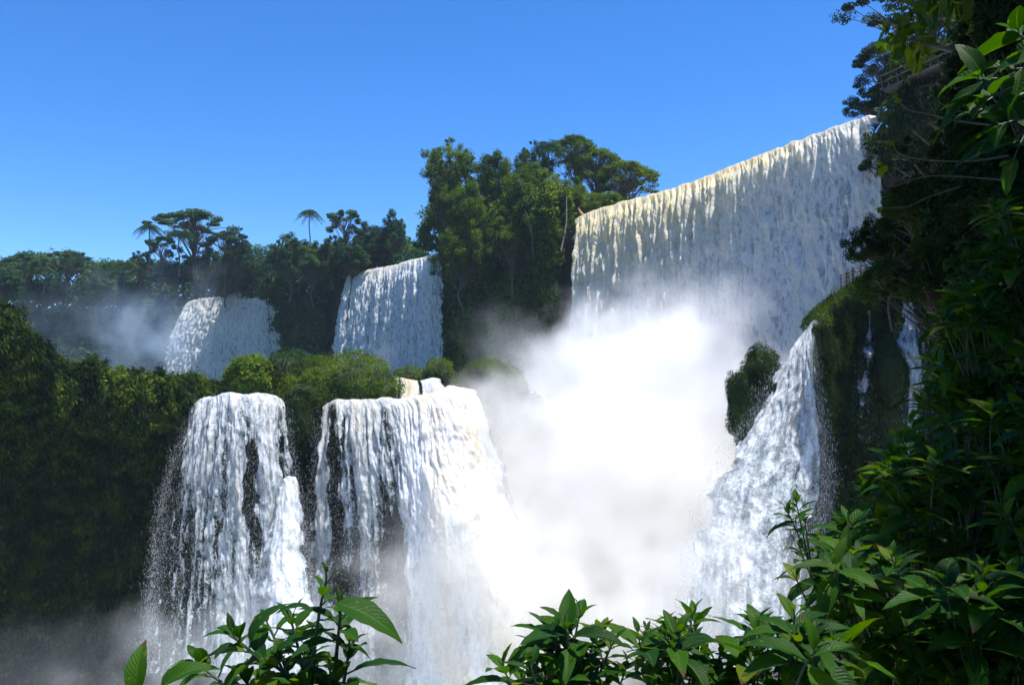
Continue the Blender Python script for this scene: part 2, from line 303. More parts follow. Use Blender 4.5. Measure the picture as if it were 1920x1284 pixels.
fall('veil-like fall over dark rock with a green strip of bare cliff inside it',[
 [(350,772,88),(362,757,87),(385,745,86),(430,738,85),(480,738,85),(515,742,86),(534,754,88)],
 [(345,800,86),(356,785,85),(382,768,84),(430,758,83),(482,758,83),(520,764,84),(541,785,86)],
 [(316,880,84),(335,870,83),(372,862,82),(430,860,81),(486,862,81),(526,866,82),(552,880,84)],
 [(292,1000,83),(316,1000,82),(362,1000,81),(428,1000,80),(490,1000,80),(536,1000,81),(570,1010,83)],
 [(262,1260,80),(292,1260,79),(346,1260,78),(424,1260,77),(495,1260,77),(552,1260,78),(606,1260,80)]],
 300,330,'water_fine',dens=lambda u,T:.6+.12*ss(.45,.2,np.abs(u-.55))+.2*ss(3,0,T)-.48*np.exp(-((u-.635-.0015*T+.012*np.sin(T*.7)+.008*np.sin(T*2.1))/.035)**4)*ss(4.5,7.5,T)*ss(19,12,T)-.2*np.exp(-((u-.60+.012*np.sin(T*.9)+.01*np.sin(T*2.3))/.02)**2)*ss(.3,1,T)*ss(8,4,T)-.25*ss(.8,.3,u)*ss(3,16,T)+.0*T,
 mud=lambda u,T:.25*ss(.6,.9,u)*np.exp(-np.clip(T,0,99)/6),amp=.38,col=1.2,spray=75000,seed=24,dvar=.8)
fall('low frothing cascade billowing at the right foot of the veil-like fall',[
 [(520,925,80.5),(540,900,81),(556,905,81.5)],[(504,985,79),(535,975,79),(572,985,80)],[(490,1060,77.5),(535,1050,77.5),(585,1055,78.5)],[(476,1160,75.5),(536,1160,75),(602,1160,76)],[(470,1260,74),(536,1260,74),(608,1260,75)]],
 160,110,'water_fine',dens=one(1.02),mud=one(.08),amp=.4,lump=.5,spray=20000,seed=8,back=1.)
fall('heavy fall in two halves, white streaks beside billowing cream-coloured foam',[
 [(603,762,89),(622,752,88),(645,749,87),(700,748,86.5),(760,746,86),(800,738,86),(845,729,86.5),(893,738,88)],
 [(597,790,87),(618,778,86),(645,772,85),(700,770,84.5),(762,768,83.6),(808,760,83),(862,752,84),(908,768,86.5)],
 [(590,860,85.5),(614,858,84.5),(645,855,83.5),(704,852,82.5),(770,850,81),(824,846,80),(886,842,81),(928,850,84)],
 [(584,980,84.5),(612,980,83.5),(646,980,82.5),(708,975,81),(778,970,78.5),(842,965,76.5),(906,960,78),(960,960,82)],
 [(578,1290,82),(610,1290,81),(648,1290,80),(714,1290,78),(790,1290,75),(862,1290,72),(936,1290,73),(1000,1290,78)]],
 360,420,'water_fine',dens=lambda u,T:.67+.15*ss(3,0,T)+.6*ss(.42,.62,u+.004*T)-.33*np.exp(-((u-.115-.001*T+.008*np.sin(T*.8)+.006*np.sin(T*2.))/.04)**4)*ss(0,2,T)-.3*ss(.55,.4,u)*ss(6,18,T)*ss(.12,.3,u),
 mud=lambda u,T:.3*np.exp(-np.clip(T,0,99)/5)+.6*ss(.5,.66,u)*ss(1.02,.8,u)*np.clip(.6+.9*fbm(np.stack([u*9,T*.22,u*0],-1),3),0,1),amp=.42,lump=.75,lumpf=lambda u,T:ss(.45,.68,u+.004*T)*ss(1,7,T),col=1.1,spray=70000,seed=25)
# little falls above it
fall('small twin chute, one arm yellowish and one white, above the heavy fall',[[(737,707,96),(755,709,96),(775,713,96),(795,711,96),(815,709,96),(834,714,96)],[(737,722,95),(755,722,95),(775,724,94.6),(795,723,94.6),(818,720,94.6),(840,728,95)],[(734,768,92.5),(756,768,92),(778,768,92),(804,768,92),(828,768,92),(856,768,92)]],70,130,'water_fine',dens=lambda u,T:1.1-.9*np.exp(-((u-.5)/.045)**2)-.9*np.exp(-((u-.12)/.02)**2),mud=lambda u,T:.2+.7*np.exp(-((u-.3)/.1)**2),amp=.28,seed=11,back=1.)
fall('white rapids spilling over the shelf at the top of the billowing foam',[[(826,730,92),(845,722,92),(870,727,92),(897,732,93)],[(826,742,90),(845,733,90),(870,736,90),(897,742,91)],[(826,775,87.5),(845,775,87.5),(870,775,87.5),(900,775,88.5)]],60,80,'water_fine',dens=one(1.15),mud=one(.3),amp=.35,seed=13,back=2)
# shaded fall of the right bank
fall('shaded bluish fall fanning out below the grassy nose of the right bank',[
 [(1500,636,72),(1510,618,71.5),(1519,608,71),(1527,606,70.5)],
 [(1468,672,70),(1492,665,69),(1512,665,68.5),(1533,670,68)],
 [(1430,745,69),(1470,745,67.5),(1505,750,67),(1545,760,67)],
 [(1366,830,67),(1428,835,65.5),(1490,840,65),(1556,845,66)],
 [(1308,930,65),(1390,935,63.5),(1474,940,63),(1560,925,64.5)],
 [(1280,1060,63),(1366,1060,61.5),(1450,1060,61),(1528,1020,63)],
 [(1262,1260,60),(1350,1260,58),(1430,1260,58),(1520,1240,60)]],
 330,240,'water_fine',dens=lambda u,T:.7-.24*ss(.5,.95,u)*ss(6,20,T)-.15*ss(.6,1,u)-.12*ss(0,.3,u)*ss(.6,.3,u)*ss(22,30,T),mud=one(.0),amp=.4,col=.9,lump=.5,lumpf=lambda u,T:ss(.5,.1,u)*ss(8,14,T),spray=50000,seed=6,back=1.)  # wispy water, thinned further so the fall reads as shaded
tr = 'water_fine'
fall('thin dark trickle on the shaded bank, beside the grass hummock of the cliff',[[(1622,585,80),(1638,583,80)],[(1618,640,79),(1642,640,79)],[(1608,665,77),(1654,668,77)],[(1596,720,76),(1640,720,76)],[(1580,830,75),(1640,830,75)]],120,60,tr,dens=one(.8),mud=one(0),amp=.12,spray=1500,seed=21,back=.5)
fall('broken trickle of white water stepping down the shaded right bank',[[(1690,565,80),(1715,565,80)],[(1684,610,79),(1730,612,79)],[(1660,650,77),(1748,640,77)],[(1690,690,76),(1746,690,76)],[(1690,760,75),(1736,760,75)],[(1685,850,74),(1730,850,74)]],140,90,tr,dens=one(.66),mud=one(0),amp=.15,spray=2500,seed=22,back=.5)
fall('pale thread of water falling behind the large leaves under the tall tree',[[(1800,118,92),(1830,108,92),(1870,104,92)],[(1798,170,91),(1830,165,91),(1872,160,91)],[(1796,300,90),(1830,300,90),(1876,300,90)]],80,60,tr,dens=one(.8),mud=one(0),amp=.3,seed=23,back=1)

# ------------------------------------------------------------------ vegetation on surfaces
def veg(name, G, N, count, size, lump, lsc, mat, thick=.5, droop=0., mask=None, up=.5, asp=.55, parent=None, seed=0):
    m,n,_ = G.shape; A = np.linalg.norm(np.cross(G[1:,:-1]-G[:-1,:-1],G[:-1,1:]-G[:-1,:-1]),axis=2)
    cc = (G[1:,:-1]+G[:-1,1:])/2; w = A/(1+A)*1.
    w = A.copy()
    if mask is not None: w = w*mask(cc.reshape(-1,3),0,0).reshape(A.shape)
    idx = rng.choice(A.size,count,p=(w/w.sum()).ravel()); ii=idx//(n-1); jj=idx%(n-1); a=rng.random((count,1)); b_=rng.random((count,1))
    g = lambda A: A[ii,jj]*(1-a)*(1-b_)+A[ii+1,jj]*a*(1-b_)+A[ii,jj+1]*(1-a)*b_+A[ii+1,jj+1]*a*b_
    C = g(G); NN = unit(g(N)); k=count
    q = C/lsc+seed; q = q+.25*np.stack([perlin(q*1.7+3),perlin(q*1.7+9),perlin(q*1.7+20)],-1)
    l = .62*(1-1.7*np.abs(perlin(q)))+.3*(1-1.7*np.abs(perlin(q*2.3+7)))+.16*(1-1.7*np.abs(perlin(q*5.1+2)))+.35*perlin(q*.4+5)
    l = np.clip(l,0,2)
    off = lump*l*(1-.12*rng.random(k)**2)+thick*rng.random(k)**1.5
    O = unit(NN+np.array([0,0,up*.5]))
    Q = C+O*off[:,None]+rng.normal(size=(k,3))*size*.35
    nn = unit(NN*.7+np.array([0,0,up])+rng.normal(size=(k,3))*.6)
    T = None; s = size*rng.uniform(.6,1.4,k)
    if droop>0: T = unit(np.array([0,0,-1.])*droop+NN*.6+rng.normal(size=(k,3))*.3)
    V,Fq = leaf_quads(Q,nn,s,s*asp,T)
    o = mesh(name,V,Fq,mat,parent,smooth=False)
    if parent is None: tag(o,kind='stuff')
    return o
# far forest on the upper cliff (left part), darker growth below the groves
def cmask(lo,hi,zlo=-40,zhi=99):
    def f(C,a,b_):
        px = CX+F*C[:,0]/(C[:,1]*ct+C[:,2]*st); return ((px>lo)&(px<hi)&(C[:,2]>zlo)&(C[:,2]<zhi)).astype(float)
    return f
veg('undergrowth',Gc,Nc,120000,1.3,8,11,M['forest_far'],thick=1.5,mask=cmask(-300,345,-4),up=.7)
veg('undergrowth',Gc,Nc,45000,1.1,5,8,M['forest_far'],thick=1.2,mask=cmask(528,625,-4),up=.6)
veg('undergrowth',Gc,Nc,110000,.75,5.5,6.5,M['forest_mid'],thick=1.2,mask=cmask(834,1072,-6),up=.6)
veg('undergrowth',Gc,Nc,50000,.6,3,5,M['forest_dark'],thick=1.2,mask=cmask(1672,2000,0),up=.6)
def band(pts, h, m=24, n=120):
    rows=[[PZ(px,D+14,z+h*.8) for px,D,z in pts],[PZ(px,D+5,z+h) for px,D,z in pts],[PZ(px,D,z+h*.75) for px,D,z in pts],[PZ(px,D-1,z) for px,D,z in pts]]
    G = loft(rows,m,n); return G, normals(G)
G,N = band([(-600,262,29),(-200,280,29),(100,288,29),(300,290,27),(400,286,27),(470,270,27),(530,256,27)],11); veg('undergrowth',G,N,80000,1.2,7,9,M['forest_far'],thick=1.5,up=.7)
G,N = band([(500,250,27),(560,236,27),(640,226,27),(700,222,27),(750,214,27),(775,206,24)],7); veg('undergrowth',G,N,40000,1.,5,7,M['forest_far'],thick=1.5,up=.7)
G,N = band([(818,182,28),(900,172,28),(980,162,27),(1070,150,26)],6); veg('undergrowth',G,N,70000,.7,6,6,M['forest_mid'],thick=1.5,up=.7)
G,N = band([(1070,160,29),(1120,158,29),(1190,156,29)],3); veg('undergrowth',G,N,14000,.6,3,5,M['forest_mid'],thick=1.5,up=.7)
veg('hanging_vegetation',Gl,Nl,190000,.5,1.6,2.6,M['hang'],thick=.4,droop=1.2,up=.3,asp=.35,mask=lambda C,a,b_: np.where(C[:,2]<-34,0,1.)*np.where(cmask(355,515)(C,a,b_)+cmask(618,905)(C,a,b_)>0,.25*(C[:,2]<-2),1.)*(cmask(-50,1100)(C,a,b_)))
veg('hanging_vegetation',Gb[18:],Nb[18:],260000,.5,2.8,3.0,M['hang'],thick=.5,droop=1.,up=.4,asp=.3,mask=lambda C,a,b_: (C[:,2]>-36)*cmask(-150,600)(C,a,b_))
veg('grass',Gb[:28],Nb[:28],120000,.36,1.9,3.4,M['moss'],thick=.3,up=.9,asp=.4,mask=cmask(-150,600))
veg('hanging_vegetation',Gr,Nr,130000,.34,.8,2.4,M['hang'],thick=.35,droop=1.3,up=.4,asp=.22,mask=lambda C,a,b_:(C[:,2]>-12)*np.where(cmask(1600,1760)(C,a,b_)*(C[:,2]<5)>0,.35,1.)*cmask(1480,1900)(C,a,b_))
veg('grass',Gr[:32],Nr[:32],60000,.26,.45,1.8,M['moss'],thick=.3,up=.9,asp=.22,mask=cmask(1500,1700))
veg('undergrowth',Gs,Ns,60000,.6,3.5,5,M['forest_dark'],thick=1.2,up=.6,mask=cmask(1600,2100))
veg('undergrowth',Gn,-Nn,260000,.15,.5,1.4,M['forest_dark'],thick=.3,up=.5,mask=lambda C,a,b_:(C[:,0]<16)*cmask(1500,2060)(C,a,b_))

# ------------------------------------------------------------------ mossy mounds
def blob(c, r, sub=28, amp=.25, sc=1.6, seed=0):
    th = np.linspace(0.001,math.pi-.001,sub); ph = np.linspace(0,2*math.pi,2*sub)
    A,B = np.meshgrid(th,ph,indexing='ij'); d = np.stack([np.sin(A)*np.cos(B),np.sin(A)*np.sin(B),np.cos(A)],-1)
    k = 1+amp*fbm(d*sc+seed,4); G = d*k[...,None]*np.asarray(r); return G
def mound(label, px, py, D, rx, ry, rz, mat='moss', seed=0, n=9000, ls=.26, droop=.8, cat='mossy rock', name='mossy_rock', asp=.25, amp=.35):
    c = P(px,py,D); root = empty(name,c-np.array([0,0,rz]),label=label,cat=cat)
    G = blob(0,(rx,ry,rz),28,amp,1.5,seed)+np.array([0,0,rz]); m,n_,_ = G.shape
    mesh('rock',G,gridf(m,n_)[:,::-1],M['mossrock'],root)
    N = unit(G-np.array([0,0,rz*.7]))
    veg('grass',G,N,n,ls,rx*.34,rx*.42,M[mat],thick=.12*rx,droop=droop,up=.5,asp=asp,parent=root)
    return root
mound('round yellow-green bush in full sun, behind the left rim of the veil-like fall',470,712,91,2.1,2,1.7,'bright',1,9000,.3,0,'bush','bush',.6)
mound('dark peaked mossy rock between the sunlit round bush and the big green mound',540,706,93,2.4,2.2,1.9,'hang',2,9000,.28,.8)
mound('broad sunlit green mound above the gap between the two lower falls',645,724,93.5,4.4,3.5,2.3,'moss',3,30000,.28,.9)
mound('low sloping shoulder of moss over the top of the veil-like fall',585,742,91.5,3.6,2.5,1.6,'moss',4,16000,.28,.9)
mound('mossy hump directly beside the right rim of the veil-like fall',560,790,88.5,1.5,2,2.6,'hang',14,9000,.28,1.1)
mound('small mossy knob behind the yellowish chute',768,708,103,1.5,1.5,.9,'moss',5,5000,.22,.7)
mound('rounded mossy knob behind the narrow white chute',822,704,103,1.5,1.5,1.6,'moss',6,7000,.22,.7)
mound('bright grassy knob standing alone at the edge of the bright spray',913,702,104,2.1,2,1.2,'moss',7,9000,.24,.9)
mound('tall grass-hung rock veiled by spray beside the billowing foam',944,790,101,2.9,3,5.6,'moss',8,26000,.3,1.4)
mound('low green bank just behind the rapids',860,735,105,3.5,2,1.,'moss',9,6000,.22,.7)
r_ = mound('upright mossy crag in the spray beside the shaded bluish fall',1396,765,72,1.25,1.5,2.8,'hang',10,14000,.2,.7,amp=.75)
mound('rounded mossy head leaning over the top of the upright crag in the spray',1428,702,72.3,1.3,1.3,1.9,'hang',15,11000,.2,.7,amp=.7)
mound('shaded mossy boulder dividing the trickles of the right bank',1668,700,76,1.2,1.2,2.6,'hang',12,8000,.2,1.)

mound('low bush on the rim just left of the rising fall',645,525,222,3.2,3,3.,'forest_far',21,3000,.7,0,'bush','bush',.6)
mound('tiny bush growing in the notch of the rising rim',671,512,212.5,1.3,1.3,1.,'forest_mid',22,900,.5,0,'bush','bush',.6)
mound('leafy bush at the foot of the cliff between the farthest fall and the rising fall',556,688,180,3,3,2.2,'forest_far',23,3500,.6,0,'bush','bush',.6)
# ------------------------------------------------------------------ trees
def tree_proto(style, seed, mat, nc=60, nl=110, ls=.35):
    r = np.random.default_rng(seed); H=1.; tk = MB(); C=[];S=[]
    lean = r.normal(size=2)*.04; topz = dict(umbrella=.72,round=.55,open=.6)[style]
    tp = np.array([[0,0,0],[lean[0],lean[1],topz*.35],[lean[0]*.4,-lean[1],topz*.7],[lean[0]*2,lean[1]*2,topz]])
    tk.tube(crom(tp,12),np.linspace(.022,.011,12),8)
    tipc = []
    for k in range(nc):
        a = r.uniform(0,2*math.pi)
        if style=='umbrella':
            R = .5*math.sqrt(r.random()); z = .97-.75*R**2*(.9+.3*math.sin(3*a+seed))-.05*r.random()-(.18 if r.random()<.2 else 0)
        elif style=='round':
            v = unit(r.normal(size=3)); v[2] = abs(v[2])*1.1-.45*(r.random()<.5); rr_ = r.uniform(.65,1); R = .42*rr_*math.hypot(v[0],v[1]); z=.6+.36*rr_*v[2]; a = math.atan2(v[1],v[0])
        else:
            R = .46*math.sqrt(r.random()); z = .55+.42*r.random()*(1-1.2*R)
        R *= 1+.22*math.sin(2*a+seed)+.12*math.sin(5*a+seed*2); t = np.array([R*math.cos(a),R*math.sin(a),z]); tipc.append(t)
        s0 = r.uniform(.45,1); base = crom(tp,40)[int(s0*39)]
        if base[2]>z-.02: base = crom(tp,40)[int(.4*39)]
        mid = (base+t)/2+np.array([0,0,.05])+r.normal(size=3)*.025
        tk.tube(bez(base,mid,t,7),np.linspace(.0075,.0018,7),5)
    tipc=np.array(tipc); n = nc*nl
    fl = dict(umbrella=(.085,.032),round=(.095,.06),open=(.075,.045))[style]
    cc = np.repeat(tipc,nl,0); rad = np.repeat(r.uniform(.35,1.25,nc),nl)
    off = unit(r.normal(size=(n,3)))*(r.random(n)**.45)[:,None]*np.array([fl[0],fl[0],fl[1]])*rad[:,None]
    Q = cc+off; nn = unit(off/np.array([1,1,.6])*8+np.array([0,0,.8])+r.normal(size=(n,3))*.5)
    V,Fq = leaf_quads(Q,nn,ls*r.uniform(.6,1.4,n),ls*.6)
    a = tk.build('trunk',M['bark']); b_ = mesh('crown',V,Fq,M[mat],smooth=False)
    return a,b_
def palm_proto(seed, droopy=1.):
    r = np.random.default_rng(seed); tk = MB(); tp = np.array([[0,0,0],[.015,.01,.3],[-.005,.01,.6],[.01,0,.88]])
    tk.tube(crom(tp,14),np.linspace(.009,.006,14),8)
    Cs=[];Ts=[];Ns=[];Ls=[]; fr=MB()
    for k in range(30):
        a = k*2.4+r.uniform(-.2,.2); e = r.uniform(-.5,1.2); d = np.array([math.cos(a),math.sin(a),0]); L_ = r.uniform(.15,.2)
        p0 = tp[-1]; p1 = p0+d*L_*.5*math.cos(e)+np.array([0,0,L_*.75*math.sin(e)+.02]); p2 = p0+d*L_*(.8+.3*math.cos(e))+np.array([0,0,L_*(.5*math.sin(e)-.75*droopy)])
        c = bez(p0,p1,p2,16); fr.tube(c,np.linspace(.002,.0006,16),4); side = np.cross(d,[0,0,1.])
        for q in range(2,16):
            w = .045*math.sin(math.pi*(q/16)**.8)+.008
            for sg in (-1,1):
                for _ in range(2):
                    T = unit(side*sg+unit(c[q]-c[q-1])*.6+np.array([0,0,-.8*r.random()*droopy])+r.normal(size=3)*.12)
                    Cs.append(c[q]+T*w*.5);Ts.append(T);Ns.append(unit(np.array([0,0,1.])+side*sg*.4+r.normal(size=3)*.3));Ls.append(w)
    V,Fq = leaf_quads(np.array(Cs),np.array(Ns),np.array(Ls),.007,np.array(Ts)); fr.add(V,Fq)
    return tk.build('trunk',M['bark']), fr.build('crown',M['forest_far'],smooth=False)
protos = {}
for s_,sd,mt,nc,nl,ls in [('umbrella',1,'forest_far',60,190,.028),('umbrella',2,'forest_far',55,190,.028),('umbrella',3,'forest_mid',150,130,.024),('umbrella',4,'forest_mid',150,130,.024),
      ('round',5,'forest_far',130,120,.034),('round',6,'forest_far',130,120,.034),('round',7,'forest_mid',170,140,.026),('round',8,'forest_mid',170,140,.026),('open',9,'forest_far',100,90,.03),('open',10,'forest_mid',130,110,.025),
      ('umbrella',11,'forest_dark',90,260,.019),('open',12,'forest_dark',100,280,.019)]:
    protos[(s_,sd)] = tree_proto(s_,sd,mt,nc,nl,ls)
protos[('palm',1)] = palm_proto(1,.7); protos[('palm',2)] = palm_proto(2,1.3)
used=set(); ti=[0]
def tree(kind, px, pytop, D, H, W, label, group=None, name=None, rz=None):
    ti[0]+=1; top = P(px,pytop,D)
    nm = name or ('palm_tree' if kind[0]=='palm' else 'tree')
    r = empty(nm,(top[0],top[1],top[2]-H),label=label,cat='palm tree' if nm=='palm_tree' else 'tree',group=group)
    r.rotation_euler = (0,0,ti[0]*1.7 if rz is None else rz)
    w = W*3.3 if kind[0]=='palm' else W
    r.scale = (w,w,H)
    for o in protos[kind]:
        c = o.copy() if kind in used else o
        if kind in used: COL.objects.link(c)
        c.parent = r
    used.add(kind); return r
U,R_,O = 'umbrella','round','open'; g1='trees of the misty forest beyond the farthest fall'
for a in [((U,1),45,474,235,17,14,'pale spreading tree first on the skyline of the misty forest'),
 ((U,2),128,468,238,17,13,'flat-layered tree standing highest between the first skyline tree and the lone palm'),
 ((R_,5),185,508,240,13,11,'low dark tree at the foot of the flat-layered tree'),
 ((R_,6),10,498,225,13,12,'low dense tree half cut by the picture edge in the misty forest'),
 ((O,9),265,462,245,14,9,'thin dark tree just under the lone palm'),
 ((U,1),368,392,248,25,25,'tallest wide umbrella tree of the misty forest, above the farthest fall'),
 ((U,2),425,430,250,20,15,'lower spreading tree joined to the side of the tall umbrella tree'),
 ((O,9),392,455,252,16,13,'dim airy tree under the tall umbrella tree'),
 ((O,9),478,466,254,14,11,'leaning airy tree over the end of the farthest fall'),
 ((R_,5),425,500,258,12,14,'dense low tree behind the middle of the farthest fall'),
 ((R_,6),330,490,255,12,14,'dense low tree behind the start of the farthest fall'),
 ((R_,5),235,520,250,11,14,'round low tree in the haze below the feathery small palm'),
 ((R_,6),90,520,240,12,15,'round low tree below the flat-layered tree'),
 ((U,2),305,440,250,18,11,'open tree between the lone palm and the tall umbrella tree'),
 ((R_,6),215,488,246,14,9,'dense tree rising left of the lone palm'),
 ((R_,6),450,448,252,17,10,'dense upright tree at the shoulder of the tall umbrella tree'),
 ((R_,5),500,512,250,9,8,'small tree in the notch between misty forest and dark round trees')]: tree(*a,group=g1)
tree(('palm',2),280,414,232,15,6.8,'lone palm with a drooping head against the sky, just before the tall umbrella tree')
tree(('palm',2),337,426,230,13,7.2,'drooping palm under the tall umbrella tree',)
tree(('palm',2),236,486,236,10,7.,'feathery small palm half sunk in the misty forest')
tree(('palm',2),84,497,232,10,6.,'palm with hanging fronds below the first skyline tree')
tree(('palm',2),580,388,214,12,5.6,'palm with a tufted head above the dark round trees')
g2='trees of the middle grove behind the rising rim'
for a in [((R_,5),545,437,215,17,12,'dark round tree at the edge of the middle grove'),
 ((R_,6),590,452,212,16,11,'dark dense tree under the tufted palm'),
 ((U,2),648,390,216,17,11,'light open-topped tree highest in the middle grove'),
 ((O,9),625,430,214,15,10,'yellowish open tree beside the tufted palm'),
 ((R_,6),690,418,214,14,9,'upright tree between the open-topped tree and the last round tree of the grove'),
 ((R_,5),738,396,212,17,8.5,'pointed-topped green tree near the sky gap before the big grove'),
 ((R_,6),722,425,216,13,10,'rounded tree low beside the pointed-topped tree'),
 ((R_,5),660,455,212,11,12,'dim low tree just behind the rising rim')]: tree(*a,group=g2)
g3='trees of the big grove beside the widest fall'
for a in [((O,10),845,250,172,20,13,'tall open tree with ragged top at the outer edge of the big grove'),
 ((R_,7),838,315,168,18,10,'yellow-green round tree below the ragged-topped tree'),
 ((R_,8),925,282,168,20,10,'bright round tree in the middle of the big grove'),
 ((R_,7),880,340,164,18,10,'deep green tree filling the heart of the big grove'),
 ((O,10),1000,255,172,19,9,'dark airy tree behind the slender palm'),
 ((U,3),1080,251,174,19,10,'high flat-topped tree beside the slender palm'),
 ((U,4),1120,278,172,17,11,'middle one of the three flat-topped trees stepping down to the widest fall'),
 ((U,3),1175,304,166,15,13,'lowest and widest flat-topped tree, at the rim of the widest fall'),
 ((R_,8),1000,308,160,19,13,'bright broad tree in front of the slender palm'),
 ((R_,7),1075,335,160,13,10,'green tree right behind the dead stump'),
 ((R_,8),1140,360,158,8,10,'low bright bush-like tree close over the rim of the widest fall'),
 ((O,10),862,380,166,17,7,'drooping dark tree low on the side of the sky gap'),
 ((R_,7),960,390,158,16,12,'shaded tree low on the cliff of the big grove'),
 ((R_,8),870,420,162,16,12,'shaded leafy tree overhanging the cliff beside the rising fall'),
 ((O,10),1050,380,155,14,9,'viny tree with pale stems beside the widest fall')]: tree(*a,group=g3)
tree(('palm',1),1029,256,168,17,5.5,'slender palm with a long bare trunk in the big grove')
g4='dark trees on the plateau above the widest fall'
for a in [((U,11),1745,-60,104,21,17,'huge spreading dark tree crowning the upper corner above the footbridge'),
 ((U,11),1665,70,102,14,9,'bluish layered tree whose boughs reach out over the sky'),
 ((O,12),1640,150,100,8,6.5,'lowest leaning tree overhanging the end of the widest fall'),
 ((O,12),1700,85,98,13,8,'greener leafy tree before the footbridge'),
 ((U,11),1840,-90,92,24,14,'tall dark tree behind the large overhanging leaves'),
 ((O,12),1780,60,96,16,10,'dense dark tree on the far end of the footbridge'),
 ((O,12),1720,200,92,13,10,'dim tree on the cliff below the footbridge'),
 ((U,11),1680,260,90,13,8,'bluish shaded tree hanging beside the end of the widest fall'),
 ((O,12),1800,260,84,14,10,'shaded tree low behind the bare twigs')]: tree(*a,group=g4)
g6='tall dark trees added on the slope to shade the bluish fall'  # put on this slope to throw shade over the bluish fall
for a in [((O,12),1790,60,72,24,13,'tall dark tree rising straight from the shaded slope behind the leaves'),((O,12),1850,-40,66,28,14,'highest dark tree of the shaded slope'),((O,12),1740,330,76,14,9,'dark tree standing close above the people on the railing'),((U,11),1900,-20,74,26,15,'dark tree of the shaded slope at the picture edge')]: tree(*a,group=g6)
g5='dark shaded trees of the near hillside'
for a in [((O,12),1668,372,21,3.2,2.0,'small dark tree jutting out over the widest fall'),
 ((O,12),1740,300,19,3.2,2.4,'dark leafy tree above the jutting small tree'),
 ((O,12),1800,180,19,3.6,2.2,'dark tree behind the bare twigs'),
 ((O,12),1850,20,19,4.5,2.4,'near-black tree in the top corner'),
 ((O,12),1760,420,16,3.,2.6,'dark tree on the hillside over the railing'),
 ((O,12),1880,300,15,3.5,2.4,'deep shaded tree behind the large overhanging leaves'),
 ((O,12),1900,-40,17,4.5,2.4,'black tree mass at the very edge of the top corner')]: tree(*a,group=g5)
tz=lambda x,y: -1.5+np.clip((x-.6*np.clip(y,4,99)-1)*.5,0,9)
X,Y=np.meshgrid(np.linspace(3.6,60,60),np.linspace(-20,26,50)); X=np.maximum(X,.62*Y+1.2+.2*np.linspace(0,1,60)[None,:]); G=np.stack([X,Y,tz(X,Y)+.3*fbm(np.stack([X,Y,0*X],-1)/3,3)],-1)
tag(mesh('hillside_ground',G,gridf(50,60),M['earth']),kind='structure')
for a in [(11.0,3.9,1,13,14),(12.2,9,2,16,16),(14,15,3,21,16),(13,-3,0,13,13),(17,24,5,22,16),(20,6,3,19,16)]:  # out-of-view trees put in to keep sun off the near hillside
    top_=a[2]+a[3]; z0_=float(tz(a[0],a[1]))-.3; a=(a[0],a[1],z0_,top_-z0_,a[4])
    ti[0]+=1; r=empty('tree',(a[0],a[1],a[2]),label='unseen tree added to shade the near hillside',cat='tree',group='unseen trees added to shade the near hillside'); r.rotation_euler=(0,0,ti[0]*1.7); r.scale=(a[4],a[4],a[3])
    for o in protos[(R_,8)]:
        c=o.copy(); COL.objects.link(c); c.parent=r
# dead stump on the lip, pale stems
r=empty('dead_stump',P(1098,412,150),label='reddish broken stump at the edge of the widest fall, below the flat-topped trees',cat='dead stump')
q=MB(); q.tube([[0,0,-.3],[-.7,0,.8],[-1.3,0,2.1]],[.75,.45,.05],7); q.tube([[.2,0,-.3],[.6,.2,.6],[1.5,.2,.2]],[.5,.35,.1],7); q.build('snag',M['deadwood'],r)
for k,(x0,y0,x1,y1,lb_) in enumerate([(1062,370,1052,470,'pale bare trunk nearest to the widest fall'),(985,395,1000,480,'thin leaning pale trunk in the shade of the big grove')]):
    q=MB(); a_,b_=P(x0,y0,151),P(x1,y1,150); q.tube(crom([b_,(a_+b_)/2+np.array([.4,0,0]),a_],10),np.linspace(.16,.07,10),6); tag(q.build('bare_trunk',M['bark'] if k else M['palebark']),lb_,'tree trunk')

# ------------------------------------------------------------------ footbridge, lookout railing, people
a_,b_=P(1662,172,66),P(1850,88,60); q=empty('footbridge',a_,label='wooden footbridge slanting up between the dark trees of the plateau',cat='footbridge'); d=b_-a_
dk=MB(); dn=unit(d); sd=unit(np.cross(dn,[0,0,1.])); upv=np.cross(sd,dn); Rm=np.stack([dn,sd,upv],1); Ln=np.linalg.norm(d)
dk.box(d/2,(Ln,1.1,.16),Rm); dk.build('deck',M['wood'],q,False)
for s in (-.5,.5):
    rl=MB(); rl.tube([sd*s+upv*1.1,d+sd*s+upv*1.1],.05,6); rl.tube([sd*s+upv*.6,d+sd*s+upv*.6],.035,6); rl.build('handrail',M['wood'],q)
for k in range(7):
    for s in (-.5,.5):
        rl=MB(); p=d*k/6+sd*s; rl.tube([p+upv*.1,p+upv*1.12],.04,6); rl.build('post',M['wood'],q)
ra=[P(1577,532,82),P(1600,520,83),P(1625,512,84)]; q=empty('railing',ra[0],label='wooden lookout railing on top of the grassy nose',cat='railing')
for h in (1.1,.75,.4):
    rl=MB(); rl.tube([p-ra[0]+np.array([0,0,h-.3]) for p in ra],.045,6); rl.build('rail',M['wood'],q)
for p in crom(ra,5):
    rl=MB(); rl.tube([p-ra[0]+np.array([0,0,-.8]),p-ra[0]+np.array([0,0,.85])],.06,6); rl.build('post',M['wood'],q)
